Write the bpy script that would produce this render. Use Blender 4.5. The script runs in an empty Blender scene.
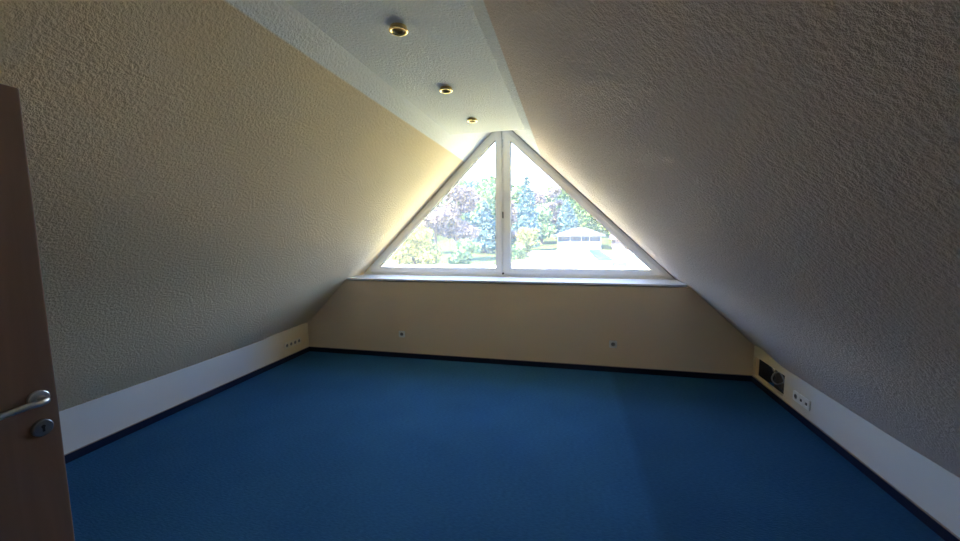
import bpy, bmesh, math, random
from mathutils import Vector, Matrix
random.seed(7)
SC = bpy.context.scene
COL = SC.collection
R = math.radians

# ------------------------------------------------------------------ camera
PITCH, YAW, ROLL = R(-5.6991), R(13.0583), R(-0.5678)
cam = bpy.data.cameras.new('camera'); cam.sensor_width = 36; cam.lens = 36*383.064/960; cam.clip_start = 0.02; cam.clip_end = 500
cam_o = bpy.data.objects.new('camera', cam); COL.objects.link(cam_o)
fw = Vector((-math.sin(YAW)*math.cos(PITCH), math.cos(YAW)*math.cos(PITCH), math.sin(PITCH)))
rt = Vector((math.cos(YAW), math.sin(YAW), 0)); up = rt.cross(fw)
r2 = rt*math.cos(ROLL)+up*math.sin(ROLL); u2 = up*math.cos(ROLL)-rt*math.sin(ROLL)
m = Matrix((r2, u2, -fw)).transposed().to_4x4(); m.translation = (0, 0, 1.55)
cam_o.matrix_world = m
SC.camera = cam_o

# ------------------------------------------------------------------ light
SKY_STRENGTH = 6.5
SUN_STRENGTH = 23.0
HALL_POWER = 2.0
EXPOSURE = 0.78
world = bpy.data.worlds.new('sky'); SC.world = world; world.use_nodes = True
wn, wl = world.node_tree.nodes, world.node_tree.links
wn.clear()
tc = wn.new('ShaderNodeTexCoord'); sep = wn.new('ShaderNodeSeparateXYZ'); ramp = wn.new('ShaderNodeValToRGB')
bg = wn.new('ShaderNodeBackground'); wo = wn.new('ShaderNodeOutputWorld')
wl.new(tc.outputs['Generated'], sep.inputs[0]); wl.new(sep.outputs['Z'], ramp.inputs[0])
wl.new(ramp.outputs[0], bg.inputs[0]); wl.new(bg.outputs[0], wo.inputs[0])
ramp.color_ramp.elements[0].position = 0.0; ramp.color_ramp.elements[0].color = (.88, .93, 1.0, 1)
ramp.color_ramp.elements[1].position = .9; ramp.color_ramp.elements[1].color = (.25, .42, 1.0, 1)
e = ramp.color_ramp.elements.new(.22); e.color = (.42, .63, 1.0, 1)
bg.inputs[1].default_value = SKY_STRENGTH
sun = bpy.data.lights.new('sun', 'SUN'); sun.energy = SUN_STRENGTH; sun.angle = R(.6); sun.color = (1, .87, .58)
sun_o = bpy.data.objects.new('sun', sun); COL.objects.link(sun_o)
sun_o.rotation_euler = Vector((.55, .40, -.9)).to_track_quat('-Z', 'Y').to_euler()
SC.view_settings.view_transform = 'Standard'; SC.view_settings.look = 'None'
SC.view_settings.gamma = 1; SC.view_settings.use_curve_mapping = False
SC.view_settings.exposure = EXPOSURE
SC.cycles.max_bounces = 10; SC.cycles.seed = 11; SC.cycles.diffuse_bounces = 6; SC.cycles.transparent_max_bounces = 12

# ------------------------------------------------------------------ materials
def rgb(c): return (c[0], c[1], c[2], 1)
def mat(name, col, rough=.6, metal=0, spec=.5, bump=None, var=None):
    """bump=(scale, strength, distance); var=(scale, amount)"""
    M = bpy.data.materials.new(name); M.use_nodes = True
    n, l = M.node_tree.nodes, M.node_tree.links
    b = n['Principled BSDF']
    b.inputs['Base Color'].default_value = rgb(col); b.inputs['Roughness'].default_value = rough
    b.inputs['Metallic'].default_value = metal; b.inputs['Specular IOR Level'].default_value = spec
    g = n.new('ShaderNodeNewGeometry')
    if var:
        t = n.new('ShaderNodeTexNoise'); t.inputs['Scale'].default_value = var[0]; t.inputs['Detail'].default_value = 4
        l.new(g.outputs['Position'], t.inputs['Vector'])
        r = n.new('ShaderNodeValToRGB')
        r.color_ramp.elements[0].position = .3; r.color_ramp.elements[1].position = .7
        r.color_ramp.elements[0].color = rgb([x*(1-var[1]) for x in col]); r.color_ramp.elements[1].color = rgb([min(1, x*(1+var[1])) for x in col])
        l.new(t.outputs['Fac'], r.inputs[0]); l.new(r.outputs[0], b.inputs['Base Color'])
    if bump:
        t2 = n.new('ShaderNodeTexNoise'); t2.inputs['Scale'].default_value = bump[0]; t2.inputs['Detail'].default_value = 5; t2.inputs['Roughness'].default_value = .6
        l.new(g.outputs['Position'], t2.inputs['Vector'])
        bp = n.new('ShaderNodeBump'); bp.inputs['Strength'].default_value = bump[1]; bp.inputs['Distance'].default_value = bump[2]
        l.new(t2.outputs['Fac'], bp.inputs['Height']); l.new(bp.outputs[0], b.inputs['Normal'])
    return M

BEIGE = (.79, .64, .43); WHITE = (.87, .87, .87)
def split_mat(name, colA, colB, axis, edge, soft, bump, wob=0.0):
    """colour A below/before the edge along a world axis, B beyond it"""
    M = mat(name, colA, .9, spec=.2, bump=bump)
    n, l = M.node_tree.nodes, M.node_tree.links
    b = n['Principled BSDF']
    g = n.new('ShaderNodeNewGeometry'); s = n.new('ShaderNodeSeparateXYZ'); l.new(g.outputs['Position'], s.inputs[0])
    nz = n.new('ShaderNodeTexNoise'); nz.inputs['Scale'].default_value = 9; l.new(g.outputs['Position'], nz.inputs['Vector'])
    ma = n.new('ShaderNodeMath'); ma.operation = 'MULTIPLY_ADD'; ma.inputs[1].default_value = wob; l.new(nz.outputs['Fac'], ma.inputs[0]); l.new(s.outputs[axis], ma.inputs[2])
    mr = n.new('ShaderNodeMapRange'); mr.inputs['From Min'].default_value = edge-soft; mr.inputs['From Max'].default_value = edge+soft
    l.new(ma.outputs[0], mr.inputs['Value'])
    mx = n.new('ShaderNodeMix'); mx.data_type = 'RGBA'; mx.inputs[6].default_value = rgb(colA); mx.inputs[7].default_value = rgb(colB)
    l.new(mr.outputs[0], mx.inputs[0]); l.new(mx.outputs[2], b.inputs['Base Color'])
    return M

def plaster_bump(M, amount, dist=.015):
    """coarse dash texture of the rough plaster: two voronoi/noise octaves"""
    n, l = M.node_tree.nodes, M.node_tree.links
    b = n['Principled BSDF']; g = n.new('ShaderNodeNewGeometry')
    a = n.new('ShaderNodeTexNoise'); a.inputs['Scale'].default_value = 60; a.inputs['Detail'].default_value = 4; a.inputs['Roughness'].default_value = .68
    l.new(g.outputs['Position'], a.inputs['Vector'])
    bp = n.new('ShaderNodeBump'); bp.inputs['Strength'].default_value = amount; bp.inputs['Distance'].default_value = dist
    l.new(a.outputs['Fac'], bp.inputs['Height']); l.new(bp.outputs[0], b.inputs['Normal'])

M_SLOPE = split_mat('rough_plaster_beige_and_white', BEIGE, WHITE, 'Z', 2.432, .004, None); plaster_bump(M_SLOPE, 1.0)
M_SLOPE_R = split_mat('rough_plaster_sand_and_white', (.76, .625, .54), WHITE, 'Z', 2.445, .004, None); plaster_bump(M_SLOPE_R, 1.0, .026)
M_CEIL = mat('rough_plaster_white', WHITE, .9, spec=.2); plaster_bump(M_CEIL, .9, .010)
M_GABLE = mat('beige_wall_paint', (.77, .62, .43), .85, spec=.2, bump=(150, .15, .003))
M_KNEE = split_mat('knee_wall_white_to_tan', (.66, .64, .62), (.72, .60, .39), 'Y', 3.62, .28, (150, .12, .003), .1)  # white blending softly into tan towards the gable
M_PLASTIC = mat('white_plastic', (.82, .82, .80), .35)
M_FRAME = mat('white_window_plastic', (.83, .83, .81), .4)
M_SEAL = mat('dark_rubber_seal', (.03, .03, .03), .6)
M_GAP = mat('grey_joint_filler', (.09, .07, .05), .8)
M_SILL = mat('white_sill_laminate', (.80, .82, .84), .3)
M_DARK = mat('dark_opening', (.012, .012, .012), .8)
M_BRASS = mat('polished_brass', (.82, .60, .27), .18, metal=1)
M_BRASSD = mat('aged_brass', (.30, .20, .10), .35, metal=1)
M_BULB = mat('bulb_glass', (.10, .07, .05), .15)
M_STEEL = mat('satin_nickel', (.62, .62, .63), .28, metal=1)
M_STEELD = mat('dulled_nickel', (.22, .22, .23), .35, metal=1)
M_BASE = mat('navy_carpet_strip', (.012, .018, .045), .95, spec=.1, bump=(300, .4, .003))
M_HALL = mat('hall_wall_paint', (.72, .68, .6), .85)
M_CABLE = mat('black_cable_sheath', (.02, .02, .022), .5)
M_PIPE = mat('grey_conduit', (.20, .20, .195), .5)

# carpet: navy blue loop pile, two lanes laid with the pile running opposite ways
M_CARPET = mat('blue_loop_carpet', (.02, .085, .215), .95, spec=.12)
def carpet():
    n, l = M_CARPET.node_tree.nodes, M_CARPET.node_tree.links
    b = n['Principled BSDF']; g = n.new('ShaderNodeNewGeometry')
    s = n.new('ShaderNodeSeparateXYZ'); l.new(g.outputs['Position'], s.inputs[0])
    mp = n.new('ShaderNodeMapping'); mp.inputs['Scale'].default_value = (1, 3.2, 1); l.new(g.outputs['Position'], mp.inputs['Vector'])
    a = n.new('ShaderNodeTexNoise'); a.inputs['Scale'].default_value = 38; a.inputs['Detail'].default_value = 5; l.new(mp.outputs[0], a.inputs['Vector'])
    c = n.new('ShaderNodeTexNoise'); c.inputs['Scale'].default_value = 1.3; c.inputs['Detail'].default_value = 2; l.new(g.outputs['Position'], c.inputs['Vector'])
    ad = n.new('ShaderNodeMath'); ad.operation = 'MULTIPLY_ADD'; ad.inputs[1].default_value = .55; l.new(c.outputs['Fac'], ad.inputs[0]); l.new(a.outputs['Fac'], ad.inputs[2])
    r = n.new('ShaderNodeValToRGB'); r.color_ramp.elements[0].position = .5; r.color_ramp.elements[1].position = 1.05
    r.color_ramp.elements[0].color = (.018, .080, .188, 1); r.color_ramp.elements[1].color = (.031, .125, .265, 1)
    l.new(ad.outputs[0], r.inputs[0])
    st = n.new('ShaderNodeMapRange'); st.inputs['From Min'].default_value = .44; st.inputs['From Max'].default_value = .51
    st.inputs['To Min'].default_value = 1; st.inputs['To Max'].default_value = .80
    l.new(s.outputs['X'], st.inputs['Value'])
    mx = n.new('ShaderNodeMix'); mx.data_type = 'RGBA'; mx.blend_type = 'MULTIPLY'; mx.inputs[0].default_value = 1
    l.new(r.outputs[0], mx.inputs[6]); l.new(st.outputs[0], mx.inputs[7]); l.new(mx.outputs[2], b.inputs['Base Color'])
    bp = n.new('ShaderNodeBump'); bp.inputs['Strength'].default_value = .7; bp.inputs['Distance'].default_value = .006
    l.new(a.outputs['Fac'], bp.inputs['Height']); l.new(bp.outputs[0], b.inputs['Normal'])
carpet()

# beech veneer: long faint grain running up the leaf
M_DOOR = mat('beech_veneer', (.2, .12, .08), .5)
def wood():
    n, l = M_DOOR.node_tree.nodes, M_DOOR.node_tree.links
    b = n['Principled BSDF']; g = n.new('ShaderNodeNewGeometry')
    mp = n.new('ShaderNodeMapping'); mp.inputs['Scale'].default_value = (9, 9, .7); l.new(g.outputs['Position'], mp.inputs['Vector'])
    a = n.new('ShaderNodeTexNoise'); a.inputs['Scale'].default_value = 2.2; a.inputs['Detail'].default_value = 6; a.inputs['Distortion'].default_value = .8; l.new(mp.outputs[0], a.inputs['Vector'])
    r = n.new('ShaderNodeValToRGB'); r.color_ramp.elements[0].position = .3; r.color_ramp.elements[1].position = .75
    r.color_ramp.elements[0].color = (.155, .088, .056, 1); r.color_ramp.elements[1].color = (.20, .115, .075, 1)
    l.new(a.outputs['Fac'], r.inputs[0]); l.new(r.outputs[0], b.inputs['Base Color'])
wood()
M_DOOREDGE = mat('beech_edge_band', (.26, .16, .11), .5)

# window glass with a pale translucent veil that imitates glare
M_GLASS = bpy.data.materials.new('veiled_window_glass'); M_GLASS.use_nodes = True
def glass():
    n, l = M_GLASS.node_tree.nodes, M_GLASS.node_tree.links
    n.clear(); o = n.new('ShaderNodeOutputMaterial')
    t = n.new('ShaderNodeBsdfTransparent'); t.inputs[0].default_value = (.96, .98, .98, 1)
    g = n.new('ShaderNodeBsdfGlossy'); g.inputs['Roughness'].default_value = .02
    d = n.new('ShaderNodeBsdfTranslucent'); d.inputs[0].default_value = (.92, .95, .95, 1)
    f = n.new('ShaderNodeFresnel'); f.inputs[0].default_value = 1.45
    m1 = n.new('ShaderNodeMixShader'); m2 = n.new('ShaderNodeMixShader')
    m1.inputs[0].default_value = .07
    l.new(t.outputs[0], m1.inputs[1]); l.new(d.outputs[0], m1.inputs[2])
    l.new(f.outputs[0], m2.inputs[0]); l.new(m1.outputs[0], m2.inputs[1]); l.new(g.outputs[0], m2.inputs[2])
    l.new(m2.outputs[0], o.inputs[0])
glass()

# ------------------------------------------------------------------ mesh helpers
def obj(name, bm, M, parent=None, smooth=False, bevel=0):
    bmesh.ops.recalc_face_normals(bm, faces=bm.faces)
    me = bpy.data.meshes.new(name); bm.to_mesh(me); bm.free()
    for x in (M if isinstance(M, (list, tuple)) else [M]): me.materials.append(x)
    if smooth:
        for p in me.polygons: p.use_smooth = True
    o = bpy.data.objects.new(name, me); COL.objects.link(o)
    if parent: o.parent = parent
    if bevel:
        b = o.modifiers.new('bevel', 'BEVEL'); b.width = bevel; b.segments = 3; b.limit_method = 'ANGLE'
    return o
def root(name, loc, label, cat, group=None, kind=None):
    o = bpy.data.objects.new(name, None); COL.objects.link(o); o.location = loc; o.empty_display_size = .1
    return tag(o, label, cat, group, kind)
def tag(o, label, cat, group=None, kind=None):
    o['label'] = label; o['category'] = cat
    if group: o['group'] = group
    if kind: o['kind'] = kind
    return o
def box(bm, a, b, mi=0):
    v = [bm.verts.new((x, y, z)) for x in (a[0], b[0]) for y in (a[1], b[1]) for z in (a[2], b[2])]
    for f in ((0, 1, 3, 2), (4, 6, 7, 5), (0, 4, 5, 1), (2, 3, 7, 6), (0, 2, 6, 4), (1, 5, 7, 3)):
        bm.faces.new([v[i] for i in f]).material_index = mi
def quad(bm, *ps, mi=0):
    f = bm.faces.new([bm.verts.new(p) for p in ps]); f.material_index = mi; return f
def lathe(bm, prof, M=None, seg=32, mi=0, cap0=False, cap1=False):
    """profile of (radius, height) round local Z, moved by matrix M"""
    M = M or Matrix(); rings = []
    for r, h in prof:
        rings.append([bm.verts.new(M @ Vector((r*math.cos(2*math.pi*k/seg), r*math.sin(2*math.pi*k/seg), h))) for k in range(seg)])
    for A, B in zip(rings, rings[1:]):
        for k in range(seg):
            bm.faces.new((A[k], A[(k+1) % seg], B[(k+1) % seg], B[k])).material_index = mi
    if cap0: bm.faces.new(rings[0]).material_index = mi
    if cap1: bm.faces.new(rings[-1]).material_index = mi
def tube(bm, pts, rad, seg=10, flat=1.0, caps=True):
    pts = [Vector(p) for p in pts]; n = len(pts)
    rads = rad if isinstance(rad, (list, tuple)) else [rad]*n
    rings = []; ref = Vector((0, 0, 1))
    for i, p in enumerate(pts):
        t = (pts[min(i+1, n-1)]-pts[max(i-1, 0)]).normalized()
        a = ref-t*ref.dot(t)
        if a.length < 1e-3: a = Vector((1, 0, 0))-t*t.x
        a.normalize(); ref = a; b = t.cross(a)
        rings.append([bm.verts.new(p+a*(rads[i]*math.cos(2*math.pi*k/seg))+b*(rads[i]*flat*math.sin(2*math.pi*k/seg))) for k in range(seg)])
    for A, B in zip(rings, rings[1:]):
        for k in range(seg): bm.faces.new((A[k], A[(k+1) % seg], B[(k+1) % seg], B[k]))
    if caps: bm.faces.new(rings[0]); bm.faces.new(rings[-1])
def spline(ctrl, n=8):
    out = []; P = [Vector(c) for c in ctrl]
    for i in range(len(P)-1):
        p0, p1, p2, p3 = P[max(i-1, 0)], P[i], P[i+1], P[min(i+2, len(P)-1)]
        for k in range(n):
            t = k/n
            out.append(.5*((2*p1)+(p2-p0)*t+(2*p0-5*p1+4*p2-p3)*t*t+(3*p1-p0-3*p2+p3)*t**3))
    return out+[P[-1]]
def inset(poly, d):
    """offset a counter-clockwise convex polygon of (x, z) inwards by d (one value, or one per edge)"""
    n = len(poly); out = []; D = d if isinstance(d, (list, tuple)) else [d]*n
    for i in range(n):
        a, b, c = Vector(poly[i-1]), Vector(poly[i]), Vector(poly[(i+1) % n])
        e1 = (b-a).normalized(); e2 = (c-b).normalized()
        n1 = Vector((-e1.y, e1.x)); n2 = Vector((-e2.y, e2.x))
        den = e1.x*e2.y-e1.y*e2.x
        p1 = a+n1*D[i-1]; p2 = b+n2*D[i]
        t = ((p2.x-p1.x)*e2.y-(p2.y-p1.y)*e2.x)/den
        out.append(tuple(p1+e1*t))
    return out
def ring(bm, outer, inner, y0, y1, mi=0):
    n = len(outer)
    o0 = [bm.verts.new((x, y0, z)) for x, z in outer]; i0 = [bm.verts.new((x, y0, z)) for x, z in inner]
    o1 = [bm.verts.new((x, y1, z)) for x, z in outer]; i1 = [bm.verts.new((x, y1, z)) for x, z in inner]
    for k in range(n):
        j = (k+1) % n
        for f in ((o0[k], o0[j], i0[j], i0[k]), (o1[k], i1[k], i1[j], o1[j]), (i0[k], i0[j], i1[j], i1[k]), (o0[k], o1[k], o1[j], o0[j])):
            bm.faces.new(f).material_index = mi

# ------------------------------------------------------------------ the room
XL, XR, YB, YF = -3.344, 1.8505, 4.324, -.115
ZK, ML, MR = .379, .9952, .9453
YW, ZS, ZC, YE = 4.747, .984, 2.532, 3.811          # window plane, sill top, flat ceiling, its far edge
def lx(z): return XL+(z-ZK)/ML
def rx(z): return XR-(z-ZK)/MR
ZA = ZK+(XR-XL)/(1/ML+1/MR)                          # height where the two slopes meet
XA = lx(ZA)

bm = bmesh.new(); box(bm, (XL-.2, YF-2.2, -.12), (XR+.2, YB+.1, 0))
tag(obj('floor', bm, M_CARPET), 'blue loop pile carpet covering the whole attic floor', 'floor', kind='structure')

# sloped ceilings: a fine sheet with a slight swelling of the plaster along its lower edge
def slope(name, left):
    bm = bmesh.new()
    ys = [YF-.02]+[YF+.08*k for k in range(1, 60) if YF+.08*k < 4.3]+[4.33, 4.44, 4.54, 4.64, 4.747, 4.86]
    ts = [-.06, 0, .03, .06, .1, .15, .25, .4, .5, ZS-ZK, .9, 1.3, 1.7, 2.1, ZA-ZK+.02]
    grid = []
    for y in ys:
        row = []
        for t in ts:
            z = ZK+t
            s = min(1, max(0, (3.70-y)/.16 if left else (4.25-y)/.5)); s = s*s*(3-2*s)
            if y < 2.6: s *= max(.25, 1-(2.6-y)*.55)
            d = ((.010 if left else .026)*s-.006*min(1, max(0, (y-3.8)/.3)))*max(0, 1-max(t, 0)/.6)**2
            if left: d -= .03*min(1, max(0, (y-4.33)/.42))*min(1, max(0, (ZA-z)/(ZA-ZS)))
            x = (lx(z)+d) if left else (rx(z)-d)
            row.append(bm.verts.new((x, y, z-d*.6)))
        grid.append(row)
    for A, B in zip(grid, grid[1:]):
        for k in range(len(ts)-1): bm.faces.new((A[k], A[k+1], B[k+1], B[k]))
    return obj(name, bm, M_SLOPE if left else M_SLOPE_R, smooth=True)
tag(slope('ceiling_slope_left', True), 'left sloped ceiling of rough beige plaster with a white band at the top', 'sloped ceiling', kind='structure')
tag(slope('ceiling_slope_right', False), 'right sloped ceiling of rough beige plaster rising from the right knee wall', 'sloped ceiling', kind='structure')
bm = bmesh.new()
quad(bm, (lx(ZC)-.0, YF-.02, ZC), (rx(ZC), YF-.02, ZC), (rx(ZC), YE, ZC), (lx(ZC), YE, ZC))
quad(bm, (lx(ZC), YE, ZC), (rx(ZC), YE, ZC), (XA, YE, ZA))
tag(obj('ceiling', bm, M_CEIL), 'narrow flat white plaster ceiling strip between the two slopes', 'ceiling', kind='structure')

# knee walls
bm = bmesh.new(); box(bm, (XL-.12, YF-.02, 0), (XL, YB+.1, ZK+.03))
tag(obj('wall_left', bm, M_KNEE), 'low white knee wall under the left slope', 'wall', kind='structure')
NY0, NY1, NZ0, NZ1 = 3.745, 4.27, .088, .278        # opening in the right knee wall
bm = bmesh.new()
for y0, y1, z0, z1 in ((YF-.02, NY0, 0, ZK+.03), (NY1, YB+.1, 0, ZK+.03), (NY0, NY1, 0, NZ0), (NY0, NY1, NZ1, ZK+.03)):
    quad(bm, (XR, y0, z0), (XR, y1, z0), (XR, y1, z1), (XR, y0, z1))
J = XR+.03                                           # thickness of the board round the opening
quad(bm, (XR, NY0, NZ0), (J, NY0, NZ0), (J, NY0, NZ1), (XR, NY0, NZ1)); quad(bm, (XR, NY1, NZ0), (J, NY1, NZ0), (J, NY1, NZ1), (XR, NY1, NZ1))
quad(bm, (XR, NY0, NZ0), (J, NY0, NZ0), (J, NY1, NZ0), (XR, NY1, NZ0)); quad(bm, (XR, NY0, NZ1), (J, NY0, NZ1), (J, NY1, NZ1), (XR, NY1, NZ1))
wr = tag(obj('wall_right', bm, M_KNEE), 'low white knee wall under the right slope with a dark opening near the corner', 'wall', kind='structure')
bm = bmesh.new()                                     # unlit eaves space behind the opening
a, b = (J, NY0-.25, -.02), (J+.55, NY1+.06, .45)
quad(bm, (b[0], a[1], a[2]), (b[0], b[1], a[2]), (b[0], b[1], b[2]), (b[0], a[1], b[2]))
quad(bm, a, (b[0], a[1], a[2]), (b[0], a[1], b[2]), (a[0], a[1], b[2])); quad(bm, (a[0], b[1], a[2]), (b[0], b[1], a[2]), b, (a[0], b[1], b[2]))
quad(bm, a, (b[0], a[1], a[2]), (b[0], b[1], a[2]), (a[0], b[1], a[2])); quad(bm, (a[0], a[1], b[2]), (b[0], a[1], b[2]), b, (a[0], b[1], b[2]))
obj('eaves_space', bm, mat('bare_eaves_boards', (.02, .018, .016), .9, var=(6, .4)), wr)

# gable wall below the window recess
bm = bmesh.new()
pf = [(XL, 0), (XR, 0), (XR, ZK), (rx(ZS-.03), ZS-.03), (lx(ZS-.03), ZS-.03), (XL, ZK)]
fr = [bm.verts.new((x, YB, z)) for x, z in pf]; bk = [bm.verts.new((x, YW+.12, z)) for x, z in pf]
bm.faces.new(fr); bm.faces.new(bk)
for k in range(6): bm.faces.new((fr[k], fr[(k+1) % 6], bk[(k+1) % 6], bk[k]))
tag(obj('wall_back', bm, M_GABLE), 'smooth beige gable wall below the triangular window', 'wall', kind='structure')

# entry wall behind the camera with its doorway, and the dark hall beyond
DX0, DX1, DH = -1.64, -.66, 2.01
bm = bmesh.new()
def strip(x0, x1, z0f, z1f):
    quad(bm, (x0, YF, z0f(x0)), (x1, YF, z0f(x1)), (x1, YF, z1f(x1)), (x0, YF, z1f(x0)))
top = lambda x: min(ZC+.02, ZK+(x-XL)*ML+.03, ZK+(XR-x)*MR+.03)
zero = lambda x: 0
for x0, x1 in ((XL, -1.75), (-1.75, DX0), (DX1, lx(ZC)+1.0), (lx(ZC)+1.0, XR)):
    strip(x0, x1, zero, top)
strip(DX0, lx(ZC), lambda x: DH, top); strip(lx(ZC), DX1, lambda x: DH, top)
tag(obj('wall_front', bm, M_GABLE), 'beige entry wall around the doorway', 'wall', kind='structure')
bm = bmesh.new()
H0, H1 = (DX0-.5, YF-1.8, 0), (DX1+.5, YF-.1, 2.3)
quad(bm, (H0[0], H0[1], 0), (H1[0], H0[1], 0), (H1[0], H0[1], H1[2]), (H0[0], H0[1], H1[2]))
quad(bm, (H0[0], H0[1], 0), (H0[0], H1[1], 0), (H0[0], H1[1], H1[2]), (H0[0], H0[1], H1[2]))
quad(bm, (H1[0], H0[1], 0), (H1[0], H1[1], 0), (H1[0], H1[1], H1[2]), (H1[0], H0[1], H1[2]))
quad(bm, (H0[0], H0[1], H1[2]), (H1[0], H0[1], H1[2]), (H1[0], H1[1], H1[2]), (H0[0], H1[1], H1[2]))
for x0, x1, z0, z1 in ((H0[0], DX0, 0, H1[2]), (DX1, H1[0], 0, H1[2]), (DX0, DX1, DH, H1[2])):
    quad(bm, (x0, H1[1], z0), (x1, H1[1], z0), (x1, H1[1], z1), (x0, H1[1], z1))
tag(obj('wall_hall', bm, M_HALL), 'pale hall walls beyond the doorway', 'wall', kind='structure')
bm = bmesh.new()
for x0, x1, z0, z1 in ((DX0-.06, DX0, 0, DH+.06), (DX1, DX1+.06, 0, DH+.06), (DX0, DX1, DH, DH+.06)):
    box(bm, (x0, YF-.1, z0), (x1, YF+.012, z1))
tag(obj('trim_1', bm, M_DOOREDGE), 'beech door casing around the doorway', 'door casing', kind='structure')

M_EDGE = mat('skirting_edge_profile', (.30, .22, .18), .5)
# skirting: a dark carpet strip with a thin pale joint on top
def skirting(name, a, b, label):
    bm = bmesh.new(); box(bm, a, b); o = obj(name, bm, M_BASE, bevel=.002)
    bm = bmesh.new(); box(bm, (a[0], a[1], b[2]), (b[0], b[1], b[2]+.005)); obj('top_edge', bm, M_EDGE, o)
    return tag(o, label, 'baseboard', kind='structure')
skirting('baseboard_back', (XL, YB-.009, 0), (XR, YB, .06), 'dark navy carpet skirting along the gable wall')
skirting('baseboard_left', (XL, YF, 0), (XL+.009, YB-.009, .06), 'dark navy carpet skirting along the left knee wall')
skirting('baseboard_right', (XR-.009, YF, 0), (XR, YB-.009, .06), 'dark navy carpet skirting along the right knee wall')

# ------------------------------------------------------------------ triangular window
win = root('window_1', (XA, YW, ZS), 'triangular white gable window of two panes divided by a central mullion', 'window', kind='structure')
def wobj(name, bm, M, parent=None, **k):
    bmesh.ops.translate(bm, verts=bm.verts, vec=(-XA, -YW, -ZS))
    return obj(name, bm, M, parent or win, **k)
LD = .03
tri = [(lx(ZS)-LD, ZS), (rx(ZS), ZS), (XA, ZA)]
t1 = inset(tri, .005); t2 = inset(tri, .052)
bm = bmesh.new(); ring(bm, tri, t1, YW+.02, YW+.08); wobj('joint', bm, M_GAP)
MX = -.800
bm = bmesh.new(); ring(bm, t1, t2, YW, YW+.08)
wobj('outer_frame', bm, M_FRAME, bevel=.004)
def clip_left(poly, x):   # triangle (bl, br, apex) cut by a vertical line, left/right piece
    bl, br, ap = poly
    return bl, br, ap
bl, br, ap = inset(tri, .048)
zl = lambda x: bl[1]+(x-bl[0])*(ap[1]-bl[1])/(ap[0]-bl[0])
zr = lambda x: br[1]+(x-br[0])*(ap[1]-br[1])/(ap[0]-br[0])
XM0, XM1 = MX-.012, MX+.012
left_tri = [bl, (XM0, bl[1]), (XM0, min(zl(XM0), zr(XM0)))]
right_tri = [(XM1, bl[1]), br, (XM1, min(zl(XM1), zr(XM1)))]
bm = bmesh.new(); box(bm, (MX-.014, YW+.004, ZS+.05), (MX+.014, YW+.06, ZA-.09))
mu = wobj('mullion', bm, M_FRAME, bevel=.003)
for nm, T, W in (('sash', left_tri, (.062, .078, .060)), ('sash', right_tri, (.062, .060, .086))):
    bm = bmesh.new(); si = inset(T, W); ring(bm, T, si, YW-.018, YW+.055)
    s = wobj(nm, bm, M_FRAME, bevel=.005)
    bm = bmesh.new(); sj = inset(T, [w+.004 for w in W]); ring(bm, si, sj, YW-.006, YW+.03)
    wobj('seal', bm, M_SEAL, s)
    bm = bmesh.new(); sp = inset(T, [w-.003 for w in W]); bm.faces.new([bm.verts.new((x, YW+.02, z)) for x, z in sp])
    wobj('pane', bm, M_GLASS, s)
# small fittings on the mullion: top hinge, lever in the middle, lock at the foot
bm = bmesh.new(); lathe(bm, [(.0, -.05), (.007, -.05), (.007, .05), (0, .05)], Matrix.Translation((MX, YW-.022, 2.62)), 12); wobj('hinge', bm, M_STEEL, smooth=False)
bm = bmesh.new(); box(bm, (MX-.008, YW-.03, 1.72), (MX+.008, YW-.0, 1.80)); wobj('latch', bm, M_PIPE, bevel=.003)
bm = bmesh.new(); lathe(bm, [(.0, -.012), (.012, -.012), (.012, .012), (0, .012)], Matrix.Translation((MX, YW-.02, 1.032)) @ Matrix.Rotation(R(90), 4, 'X'), 16); wobj('lock', bm, M_DARK)
# sill board filling the recess, with a rounded nosing
bm = bmesh.new()
zt, zb = ZS+.006, ZS-.02
for y0, y1, off in ((YB-.012, YW+.0, 0),):
    pts = [(lx(zt)+.002, y0, zt), (rx(zt)-.002, y0, zt), (rx(zt)-.002, y1, zt), (lx(zt)-.028, y1, zt)]
    lo = [(x, y, zb) for x, y, z in pts]
    vt = [bm.verts.new(p) for p in pts]; vb = [bm.verts.new(p) for p in lo]
    bm.faces.new(vt); bm.faces.new(vb)
    for k in range(4): bm.faces.new((vt[k], vt[(k+1) % 4], vb[(k+1) % 4], vb[k]))
wobj('window_sill', bm, M_SILL, bevel=.006)

# ------------------------------------------------------------------ door leaf, opened against the left side
door = root('door_1', (-1.652, YF, 0), 'open beech veneer door leaf with a nickel lever handle at the left edge', 'door', kind='structure')
LX0, LX1, LY1 = -.02, .02, .984                       # local: leaf runs along +y, room face at +x
bm = bmesh.new(); box(bm, (LX0, .008, .008), (LX1, LY1, 2.0)); obj('leaf', bm, M_DOOR, door, bevel=.006)
def ellipse_plate(bm, cy, cz, ry, rz, x0, x1, ang=0, seg=36):
    ca, sa = math.cos(ang), math.sin(ang)
    def rg(f, x): return [bm.verts.new((x, cy+ca*f*ry*math.cos(2*math.pi*k/seg)-sa*f*rz*math.sin(2*math.pi*k/seg), cz+sa*f*ry*math.cos(2*math.pi*k/seg)+ca*f*rz*math.sin(2*math.pi*k/seg))) for k in range(seg)]
    a, b, c = rg(1, x0), rg(1, x1-.002), rg(.9, x1)
    for A, B in ((a, b), (b, c)):
        for k in range(seg): bm.faces.new((A[k], A[(k+1) % seg], B[(k+1) % seg], B[k]))
    bm.faces.new(c); bm.faces.new(a)
hy = .935
bm = bmesh.new(); ellipse_plate(bm, hy, 1.040, .026, .026, LX1, LX1+.011)
lv = obj('rosette', bm, M_STEEL, door, smooth=False)
bm = bmesh.new()
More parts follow.
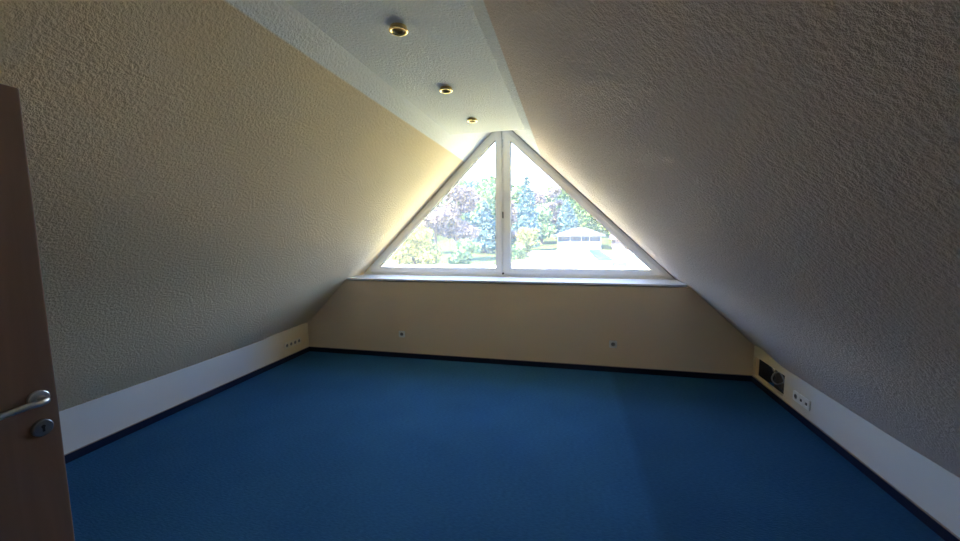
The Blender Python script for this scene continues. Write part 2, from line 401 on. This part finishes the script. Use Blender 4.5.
tube(bm, spline([(LX1+.005, hy, 1.040), (LX1+.03, hy+.001, 1.040), (LX1+.047, hy-.004, 1.040), (LX1+.054, hy-.022, 1.0405), (LX1+.055, hy-.06, 1.041), (LX1+.053, hy-.10, 1.038), (LX1+.048, hy-.135, 1.034)], 6),
     [.010]*7+[.0105]*10+[.0105]*10+[.0098]*7+[.0085]*2+[.006], 14, .8)
obj('lever', bm, M_STEEL, door, smooth=True)
bm = bmesh.new(); ellipse_plate(bm, hy, .944, .026, .026, LX1, LX1+.011)
ks = obj('key_rosette', bm, M_STEELD, door)
bm = bmesh.new(); ellipse_plate(bm, hy, .949, .0055, .0055, LX1+.0105, LX1+.0118); box(bm, (LX1+.0105, hy-.003, .932), (LX1+.0117, hy+.003, .947))
obj('keyhole', bm, M_DARK, ks)
for z in (.25, 1.75):
    bm = bmesh.new(); lathe(bm, [(0, -.05), (.008, -.05), (.008, .05), (0, .05)], Matrix.Translation((LX1+.006, .004, z)), 12); obj('hinge', bm, M_STEEL, door)

# ------------------------------------------------------------------ ceiling spotlights
def spotlight():
    t = root('ceiling_spotlight', (0, 0, 0), '', 'spotlight', 'brass spotlights along the ceiling')
    bm = bmesh.new(); lathe(bm, [(.030, 0), (.039, 0), (.040, -0.0026), (.039, -0.0112), (.041, -0.0139), (.0445, -0.0152), (.0465, -0.0175), (.0455, -0.0201), (.0425, -0.0221), (.0385, -0.0228), (.0345, -0.0221), (.0315, -0.0201), (.030, -0.0172), (.0295, -0.0079), (.0295, 0)], None, 44)
    obj('trim_ring', bm, M_BRASS, t, smooth=True)
    tilt = Matrix.Rotation(R(10), 4, 'X')
    bm = bmesh.new(); lathe(bm, [(.0285, -0.0040), (.0285, -0.0145), (.027, -0.0188), (.0245, -0.0201), (.022, -0.0188), (.0195, -0.0079), (.017, .0)], tilt, 32)
    ey = obj('gimbal_ring', bm, M_BRASSD, t, smooth=True)
    bm = bmesh.new(); lathe(bm, [(.0195, -0.0092), (.014, -0.0119), (.006, -0.0132), (.001, -0.0135)], tilt, 24, cap1=True)
    obj('bulb', bm, M_BULB, ey, smooth=True)
    return t
def dup(t, loc, label, rz=0):
    r = t.copy(); COL.objects.link(r); r.location = loc; r.rotation_euler = (0, 0, rz); r['label'] = label
    for ch in list(t.children):
        c = ch.copy(); COL.objects.link(c); c.parent = r
        for g in ch.children:
            d = g.copy(); COL.objects.link(d); d.parent = c
    return r
sp = spotlight(); sp.location = (-.808, 1.805, ZC); sp['label'] = 'round brass ceiling spotlight nearest the camera, farthest from the window'
dup(sp, (-.830, 2.605, ZC), 'round brass ceiling spotlight in the middle of the row of three', R(-8))
dup(sp, (-.832, 3.345, ZC), 'small brass ceiling spotlight closest to the triangular window')

# ------------------------------------------------------------------ sockets
M_CREAM = mat('cream_plastic', (.68, .61, .46), .4)
def plate(bm, n, P=.071, S=.081, th=.010, hole=.0215, square=()):
    """frame plate in local XZ facing -y, n gangs along x; every gang has a round (or square) hole"""
    for g in range(n):
        cx = (g-(n-1)/2)*P
        hx0 = cx-(P/2 if g > 0 else S/2); hx1 = cx+(P/2 if g < n-1 else S/2); hz = S/2
        N = 32; outer = []; inner = []
        for k in range(N):
            a = 2*math.pi*(k+.5)/N; c, s = math.cos(a), math.sin(a)
            q = max(abs(c), abs(s)); ux, uz = c/q, s/q
            outer.append((cx+(ux*(hx1-cx) if ux > 0 else -ux*(hx0-cx)), uz*hz))
            inner.append((cx+ux*hole*.92, uz*hole*.92) if g in square else (cx+c*hole, s*hole))
        o = [bm.verts.new((x, -th, z)) for x, z in outer]; i = [bm.verts.new((x, -th-.001, z)) for x, z in inner]; w = [bm.verts.new((x, -.0015, z)) for x, z in inner]
        b = [bm.verts.new((cx+(x-cx)*1.0, 0, z)) for x, z in outer]
        for k in range(N):
            j = (k+1) % N
            bm.faces.new((o[k], o[j], i[j], i[k])); bm.faces.new((i[k], i[j], w[j], w[k]))
            if not ((g > 0 and abs(outer[k][0]-hx0) < 1e-5 and abs(outer[j][0]-hx0) < 1e-5) or (g < n-1 and abs(outer[k][0]-hx1) < 1e-5 and abs(outer[j][0]-hx1) < 1e-5)):
                bm.faces.new((o[k], b[k], b[j], o[j]))
def insert(parent, cx, kind='power'):
    if kind == 'power':
        bm = bmesh.new(); lathe(bm, [(.0213, -.0095), (.0205, -.0025), (.001, -.002)], Matrix.Translation((cx, 0, 0)) @ Matrix.Rotation(R(90), 4, 'X') @ Matrix.Scale(-1, 4, (0, 0, 1)), 28)
        c = obj('socket_cup', bm, mat('recessed_plastic', (.20, .20, .20), .5), parent)
        for s in (-1, 1):
            bm = bmesh.new(); lathe(bm, [(.0032, 0), (.0032, .0016), (.0002, .0016)], Matrix.Translation((cx+s*.0095, -.0022, 0)) @ Matrix.Rotation(R(90), 4, 'X'), 12)
            obj('pin_hole', bm, M_DARK, c)
        for s in (-1, 1):
            bm = bmesh.new(); box(bm, (cx-.003, -.0095, s*.019-.0012), (cx+.003, -.002, s*.019+.0012)); obj('earth_clip', bm, M_STEEL, c)
    else:
        bm = bmesh.new(); box(bm, (cx-.0195, -.0085, -.0195), (cx+.0195, -.002, .0195)); c = obj('data_outlet', bm, M_PLASTIC, parent, bevel=.001)
        bm = bmesh.new(); box(bm, (cx-.0105, -.0095, -.011), (cx+.0105, -.008, .009)); obj('port', bm, M_DARK, c)
def socket(name, n, loc, rz, label, cat, group=None, kinds=None, PM=None):
    kinds = kinds or ['power']*n
    t = root(name, loc, label, cat, group); t.rotation_euler.z = rz
    bm = bmesh.new(); plate(bm, n, square=[k for k in range(n) if kinds[k] != 'power']); obj('cover_frame', bm, PM or M_PLASTIC, t)
    for k in range(n): insert(t, (k-(n-1)/2)*.071, kinds[k])
    return t
socket('wall_socket', 1, (-2.007, YB, .300), 0, 'white single power socket on the gable wall, left of the window mullion', 'socket', 'single sockets on the gable wall')
socket('wall_socket', 1, (.487, YB, .315), 0, 'white single power socket on the gable wall, right of the window mullion', 'socket', 'single sockets on the gable wall')
socket('socket_strip', 4, (XL, 4.02, .196), R(90), 'cream four gang socket strip on the left knee wall by the corner', 'socket', None, None, M_CREAM)
socket('socket_strip', 3, (XR, 3.476, .176), R(-90), 'white three gang outlet strip beside the dark opening in the right knee wall', 'socket', None, ['power', 'data', 'data'])

# ------------------------------------------------------------------ things in the wall opening
bm = bmesh.new(); tube(bm, spline([(XR+.05, 3.80, .10), (XR+.055, 3.86, .19), (XR+.06, 3.95, .235), (XR+.06, 4.03, .20), (XR+.05, 4.06, .14), (XR+.045, 4.00, .115), (XR+.045, 3.92, .135), (XR+.05, 3.83, .20), (XR+.07, 3.78, .26), (XR+.12, 3.70, .34)], 8), .0065, 10)
tag(obj('flexible_conduit', bm, M_PIPE), 'grey flexible conduit looped inside the dark wall opening', 'conduit')
bm = bmesh.new(); tube(bm, spline([(XR+.16, 4.26, .30), (XR+.15, 4.20, .18), (XR+.10, 4.10, .09), (XR+.09, 3.93, .06), (XR+.10, 3.84, .05), (XR+.14, 3.72, .05)], 8), .006, 8)
tag(obj('cable', bm, M_CABLE), 'thin black cable crossing behind the grey conduit in the wall opening', 'cable')
bm = bmesh.new(); box(bm, (XR+.12, 4.02, -.02), (XR+.17, 4.16, .45))
tag(obj('roof_batten', bm, mat('raw_timber', (.10, .075, .05), .8, var=(12, .3)), bevel=.003), 'dark upright timber inside the wall opening', 'batten')

# ------------------------------------------------------------------ outside
def gz(x, y):
    pts = [(5, -4.5), (14, -3.8), (26, -1.9), (45, -1.7), (62, -1.2), (75, .3), (110, 6), (160, 12)]
    if y <= pts[0][0]: z = pts[0][1]
    else:
        z = pts[-1][1]
        for (a, za), (b, zb) in zip(pts, pts[1:]):
            if a <= y < b: z = za+(zb-za)*(y-a)/(b-a); break
    return z
bm = bmesh.new()
gx = [-90+6*k for k in range(31)]; gy = [5.2, 9, 14, 20, 26, 32, 38, 45, 52, 58, 62, 68, 75, 85, 100, 120, 160]
g = [[bm.verts.new((x, y, gz(x, y)+(random.uniform(-.2, .2) if y > 30 else 0))) for x in gx] for y in gy]
for A, B in zip(g, g[1:]):
    for k in range(len(gx)-1): bm.faces.new((A[k], A[k+1], B[k+1], B[k]))
tag(obj('ground', bm, mat('dry_summer_grass', (.06, .08, .028), .95, spec=.1, var=(.6, .35)), smooth=True), 'sunlit grassy slope rising to the wood outside', 'ground', kind='structure')
bm = bmesh.new()
box(bm, (-22, 6.5, -2.6), (-4.6, 28.5, -.95))  # far edge shows low in the pane; unseen rest added to bounce warm light
tag(obj('garage_roof', bm, mat('warm_bounce_felt', (.84, .75, .48), .9), bevel=.05), 'pale flat garage roof seen low in the left pane', 'roof')

def leaf_mat(name, c1, c2):
    M = mat(name, c1, .8, spec=.15); n, l = M.node_tree.nodes, M.node_tree.links
    g = n.new('ShaderNodeNewGeometry'); r = n.new('ShaderNodeValToRGB')
    r.color_ramp.elements[0].color = rgb(c1); r.color_ramp.elements[1].color = rgb(c2)
    l.new(g.outputs['Random Per Island'], r.inputs[0]); l.new(r.outputs[0], n['Principled BSDF'].inputs['Base Color'])
    return M
L_YEL = leaf_mat('yellow_green_leaves', (0.172, 0.194, 0.046), (0.355, 0.320, 0.114))
L_GRN = leaf_mat('green_leaves', (0.058, 0.126, 0.042), (0.184, 0.252, 0.092))
L_LIT = leaf_mat('light_green_leaves', (0.102, 0.194, 0.069), (0.240, 0.298, 0.138))
L_PINE = leaf_mat('russet_pine_needles', (0.126, 0.092, 0.086), (0.298, 0.228, 0.206))
L_BLUE = leaf_mat('blue_green_needles', (0.048, 0.096, 0.100), (0.132, 0.204, 0.196))
M_BARK = mat('bark', (.20, .13, .09), .9, bump=(12, .5, .05))

def tree(name, x, y, top, width, L, label, shape='round', n=1500, leaf=.30, group='trees outside the window', base=None):
    z0 = gz(x, y) if base is None else base
    t = root(name, (x, y, z0), label, 'bush' if 'bush' in name else 'tree', group)
    h = top-z0; rnd = random.Random(hash((round(x*10), round(y*10))) & 0xffff)
    bm = bmesh.new()
    blobs = []
    if shape == 'cone':
        for k in range(17):
            f = k/16; z = h*(.12+.84*f); rr = width*.5*(1-f)**.85+.18
            for q in range(3 if f < .8 else 1):
                a = rnd.uniform(0, 6.28); blobs.append((rr*.45*math.cos(a), rr*.45*math.sin(a), z, rr*.75+.12, .6))
    elif shape == 'pine':
        for k in range(15):
            z = h*rnd.uniform(.32, .95); f = (z/h-.32)/.63; rr = width*.5*(1-.55*f); a = rnd.uniform(0, 6.28); q = rr*rnd.uniform(.2, .75)
            blobs.append((q*math.cos(a), q*math.sin(a), z, width*rnd.uniform(.14, .22), .6))
    elif shape == 'full':
        for k in range(22):
            z = h*rnd.uniform(.06, .88); f = (1-(z/h)**2.2)**.6; a = rnd.uniform(0, 6.28); q = width*.5*f*rnd.uniform(.1, .75)
            blobs.append((q*math.cos(a), q*math.sin(a), z, width*rnd.uniform(.15, .24), .85))
    else:
        for k in range(14):
            a = rnd.uniform(0, 6.28); q = width*.5*rnd.uniform(0, .62); z = h*rnd.uniform(.25, .84)
            f = 1-abs(z/h-.5)*.7
            blobs.append((q*f*math.cos(a), q*f*math.sin(a), z, min(width*.5-q*.6, h*.22)*rnd.uniform(.7, 1), .85))
    for bx_, by_, bz_, br_, sq in blobs:                      # lumpy solid heart of each bough
        m = bmesh.ops.create_icosphere(bm, subdivisions=2, radius=1)
        for v in m['verts']:
            s = br_*rnd.uniform(.45, .7); v.co = Vector((bx_+v.co.x*s, by_+v.co.y*s, bz_+v.co.z*s*sq))
    for k in range(int(n*1.6)):
        b = blobs[rnd.randrange(len(blobs))]
        d = Vector((rnd.gauss(0, 1), rnd.gauss(0, 1), rnd.gauss(0, 1))).normalized()*rnd.uniform(.6, 1.15)*b[3]
        p = Vector((b[0]+d.x, b[1]+d.y, b[2]+d.z*b[4]))
        u = Vector((rnd.gauss(0, 1), rnd.gauss(0, 1), rnd.gauss(0, 1))).normalized()*leaf*rnd.uniform(.35, .95)
        w = u.cross(Vector((rnd.gauss(0, 1), rnd.gauss(0, 1), rnd.gauss(0, 1)))).normalized()*leaf*.6
        bm.faces.new([bm.verts.new(p+u), bm.verts.new(p+w), bm.verts.new(p-u), bm.verts.new(p-w)])
    obj('foliage', bm, L, t)
    bm = bmesh.new(); tube(bm, [(0, 0, -.3), (width*.01, 0, h*.3), (0, width*.01, h*.6), (0, 0, h*.9)], [width*.04+.05, width*.035+.04, width*.025+.03, .03], 8)
    obj('trunk', bm, M_BARK, t)
    return t
tree('leafy_bush', -12.6, 30, 2.5, 5.6, L_YEL, 'broad yellow green bush at the lower left of the left pane', n=2600, leaf=.22)
tree('leafy_bush', -9.0, 33, .9, 4.2, L_LIT, 'low light green bush below the russet pine in the left pane', n=1500, leaf=.22)
tree('pine_tree', -13.0, 44, 8.0, 7.0, L_PINE, 'russet pine rising in the middle of the left pane', 'pine', 2600, .30)
tree('pine_tree', -19.3, 54, 7.6, 5.5, L_PINE, 'smaller russet pine behind the yellow green bush in the left pane', 'pine', 1800, .30)
tree('conifer_tree', -12.3, 56, 6.2, 4.6, L_BLUE, 'dark blue green conifer low beside the mullion in the left pane', 'cone', 2000, .34)
tree('leafy_tree', -12.8, 62, 11.6, 6.5, L_LIT, 'tall light green tree left of the window mullion', n=2400, leaf=.36)
tree('conifer_tree', -6.3, 58, 9.9, 4.4, L_BLUE, 'tall blue green conifer at the left of the right pane', 'cone', 2400, .32)
tree('pine_tree', -8.2, 52, 6.0, 3.6, L_PINE, 'slim russet pine hugging the mullion in the right pane', 'pine', 1500, .28)
tree('leafy_bush', -5.6, 50, 2.2, 5.0, L_YEL, 'yellow green bush left of the pavilion roof in the right pane', n=1800, leaf=.26)
tree('leafy_bush', -5.4, 42, .2, 2.6, L_LIT, 'small light green bush beside the flat white roof in the right pane', n=900, leaf=.22)
tree('leafy_tree', -4.6, 68, 6.5, 5.5, L_LIT, 'light green tree between the two blue green conifers', n=1800, leaf=.34)
tree('pine_tree', -2.6, 74, 9.6, 5.0, L_PINE, 'tall russet pine above the pavilion roof', 'pine', 2000, .34)
tree('conifer_tree', -.45, 69.5, 7.3, 4.0, L_BLUE, 'blue green conifer just behind the left end of the pavilion roof', 'cone', 1900, .34)
tree('leafy_tree', 3.2, 74, 8.9, 4.4, L_GRN, 'green tree behind the pavilion roof peak', n=2000, leaf=.34)
tree('leafy_tree', 7.4, 68, 6.6, 6.0, L_LIT, 'light green tree behind the right end of the pavilion roof', n=1900, leaf=.34)
tree('leafy_tree', 11.5, 72, 6.0, 7.0, L_GRN, 'green tree at the right edge of the right pane', n=1800, leaf=.34)

forest = [(-.50, 62, 4.8, 7), (-.455, 70, 9.5, 7.5), (-.41, 78, 11.5, 7.5), (-.37, 90, 14.4, 7.5), (-.325, 79, 13.0, 6.5), (-.285, 95, 16.4, 8), (-.245, 82, 13.4, 6.5), (-.205, 93, 15.4, 7), (-.165, 81, 13.0, 6),
          (-.125, 92, 13.0, 7), (-.085, 81, 10.2, 6), (-.045, 92, 13.0, 7), (-.005, 80, 11.6, 6), (.035, 90, 10.6, 6.5), (.075, 80, 8.2, 6), (.115, 90, 7.6, 7), (.16, 80, 5.4, 7)]
fl = ['at the far left edge', 'second from the far left', 'third from the far left', 'fourth from the far left', 'behind the left flank of the russet pine', 'behind the russet pine', 'behind the right flank of the russet pine', 'between russet pine and mullion', 'behind the window mullion',
      'just right of the mullion', 'behind the tall blue green conifer', 'in the dip right of the tall blue green conifer', 'behind the smaller blue green conifer', 'left above the pavilion roof', 'right above the pavilion roof', 'second from the far right', 'at the far right edge']
for k, (q, y, tp, w) in enumerate(forest):
    tree('forest_tree', q*y, y, tp, w, (L_GRN, L_LIT, L_GRN, L_PINE, L_LIT, L_GRN, L_BLUE)[k % 7], 'distant forest tree on the hill, '+fl[k], 'full', n=2000, leaf=.40, group='distant forest on the hill')
M_RENDER = mat('white_house_render', (.85, .83, .80), .85)
M_TILE = mat('pale_roof_sheet', (.11, .10, .125), .7, var=(3, .15))
M_WIN = mat('dark_house_glazing', (.015, .02, .05), .3)
M_TEAL = mat('turquoise_sheet', (.008, .062, .058), .8)
# pavilion with a hipped roof
pv = root('pavilion_house', (1.5, 60, -1.4), 'low house with a pale hipped roof and dark glazing in the right pane', 'house')
bm = bmesh.new(); box(bm, (-3.2, 0, -1), (3.2, 4.5, 2.4)); obj('wall', bm, M_RENDER, pv)
bm = bmesh.new()
e = [(-3.9, -.7, 2.35), (3.8, -.7, 2.35), (3.8, 5.2, 2.35), (-3.9, 5.2, 2.35)]; rdg = [(-.7, 2.25, 3.5), (1.0, 2.25, 3.5)]
ev = [bm.verts.new(p) for p in e]; lo = [bm.verts.new((p[0], p[1], p[2]-.22)) for p in e]; rv = [bm.verts.new(p) for p in rdg]
for f in ((ev[0], ev[1], rv[1], rv[0]), (ev[1], ev[2], rv[1]), (ev[2], ev[3], rv[0], rv[1]), (ev[3], ev[0], rv[0])): bm.faces.new(f)
for k in range(4): bm.faces.new((ev[k], ev[(k+1) % 4], lo[(k+1) % 4], lo[k]))
bm.faces.new(lo); obj('roof', bm, M_TILE, pv)
for x0, x1 in ((-3.1, -1.35), (-1.27, .3), (.38, 1.5), (1.58, 3.1)):
    bm = bmesh.new(); box(bm, (x0, -.06, 1.4), (x1, .02, 2.2)); obj('window', bm, M_WIN, pv)
# flat roofed white building, its unseen near end extended to bounce light indoors
M_BOUNCE = mat('yellow_green_bounce', (.54, .52, .20), .95, spec=.1, var=(3, .15))  # yellow-green chosen to tint the light bounced indoors
fb = root('flat_roof_building', (1.8, 24, -4), 'white flat roofed building filling the bottom of the right pane', 'building')
bm = bmesh.new(); box(bm, (-5.6, -17.5, -1), (9, 6, 3.15)); obj('wall', bm, M_RENDER, fb)
bm = bmesh.new(); box(bm, (-5.8, -17.7, 3.15), (9.2, 6.2, 3.32)); obj('roof', bm, mat('warm_bounce_roof', (.86, .77, .55), .9, var=(4, .06)), fb, bevel=.03)  # warm tint chosen so the unseen near roof bounces warm light
bm = bmesh.new(); box(bm, (-5.6, -17.5, 3.32), (9.0, -11.5, 3.40)); obj('bounce_bed', bm, M_BOUNCE, fb)  # unseen bed added to bounce yellow-green light onto slopes and ceiling
bm = bmesh.new(); box(bm, (.9, 1.2, 3.32), (1.8, 2.0, 3.58)); obj('roof_window', bm, mat('blue_roof_window', (.03, .05, .10), .6), fb, bevel=.03)
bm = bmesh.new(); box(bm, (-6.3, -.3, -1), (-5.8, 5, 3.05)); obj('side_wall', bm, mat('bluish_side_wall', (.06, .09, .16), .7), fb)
# rear wing with turquoise canopy
rw = root('rear_wing', (2.5, 38, -3.2), 'white rear wing behind the flat roof with a turquoise canopy', 'building')
bm = bmesh.new(); box(bm, (-6.2, 0, -1), (10, 6, 2.45)); obj('wall', bm, M_RENDER, rw)
bm = bmesh.new(); box(bm, (-6.4, -.15, 2.45), (10.2, 6.1, 2.6)); obj('roof', bm, M_RENDER, rw)
bm = bmesh.new()
for k in range(5): box(bm, (.1+.22*k, -1.7, 1.3), (.16+.22*k, -1.62, 2.3-.0*k))
obj('slatted_screen', bm, mat('grey_blue_slats', (.03, .04, .06), .6), rw)
bm = bmesh.new()
v = [bm.verts.new(p) for p in ((-.7, -.9, 3.0), (.3, -.9, 3.05), (1.5, -1.9, 2.1), (.3, -1.9, 2.05), (-.7, -.9, 2.9), (.3, -.9, 2.95), (1.5, -1.9, 2.0), (.3, -1.9, 1.95))]
for f in ((0, 1, 2, 3), (4, 7, 6, 5), (0, 4, 5, 1), (1, 5, 6, 2), (2, 6, 7, 3), (3, 7, 4, 0)): bm.faces.new([v[i] for i in f])
obj('canopy', bm, M_TEAL, rw)
# pinkish house partly cut by the frame
ph = root('gabled_house', (8.8, 57, -1.6), 'pinkish house at the right end behind the pavilion', 'house')
bm = bmesh.new(); box(bm, (-2.4, 0, -1), (3.5, 5, 2.0)); obj('wall', bm, mat('pink_house_render', (.28, .19, .20), .85), ph)
bm = bmesh.new()
v = [bm.verts.new(p) for p in ((-2.8, -.4, 1.9), (3.9, -.4, 1.9), (3.9, 5.4, 1.9), (-2.8, 5.4, 1.9), (-2.8, 2.5, 3.0), (3.9, 2.5, 3.0))]
for f in ((0, 1, 5, 4), (2, 3, 4, 5), (0, 4, 3), (1, 2, 5), (0, 3, 2, 1)): bm.faces.new([v[i] for i in f])
obj('roof', bm, mat('pale_red_tiles', (.16, .09, .10), .8), ph)
bm = bmesh.new(); box(bm, (-1.2, -.05, .7), (.2, .02, 1.4)); obj('window', bm, M_WIN, ph)

# ------------------------------------------------------------------ unseen fill light added in the hall beyond the doorway
hl = bpy.data.lights.new('hall_fill', 'AREA'); hl.shape = 'DISK'; hl.size = .35; hl.energy = HALL_POWER; hl.color = (1, .86, .68)
hlo = bpy.data.objects.new('hall_fill', hl); COL.objects.link(hlo); hlo.location = ((DX0+DX1)/2, YF-.95, 2.27)
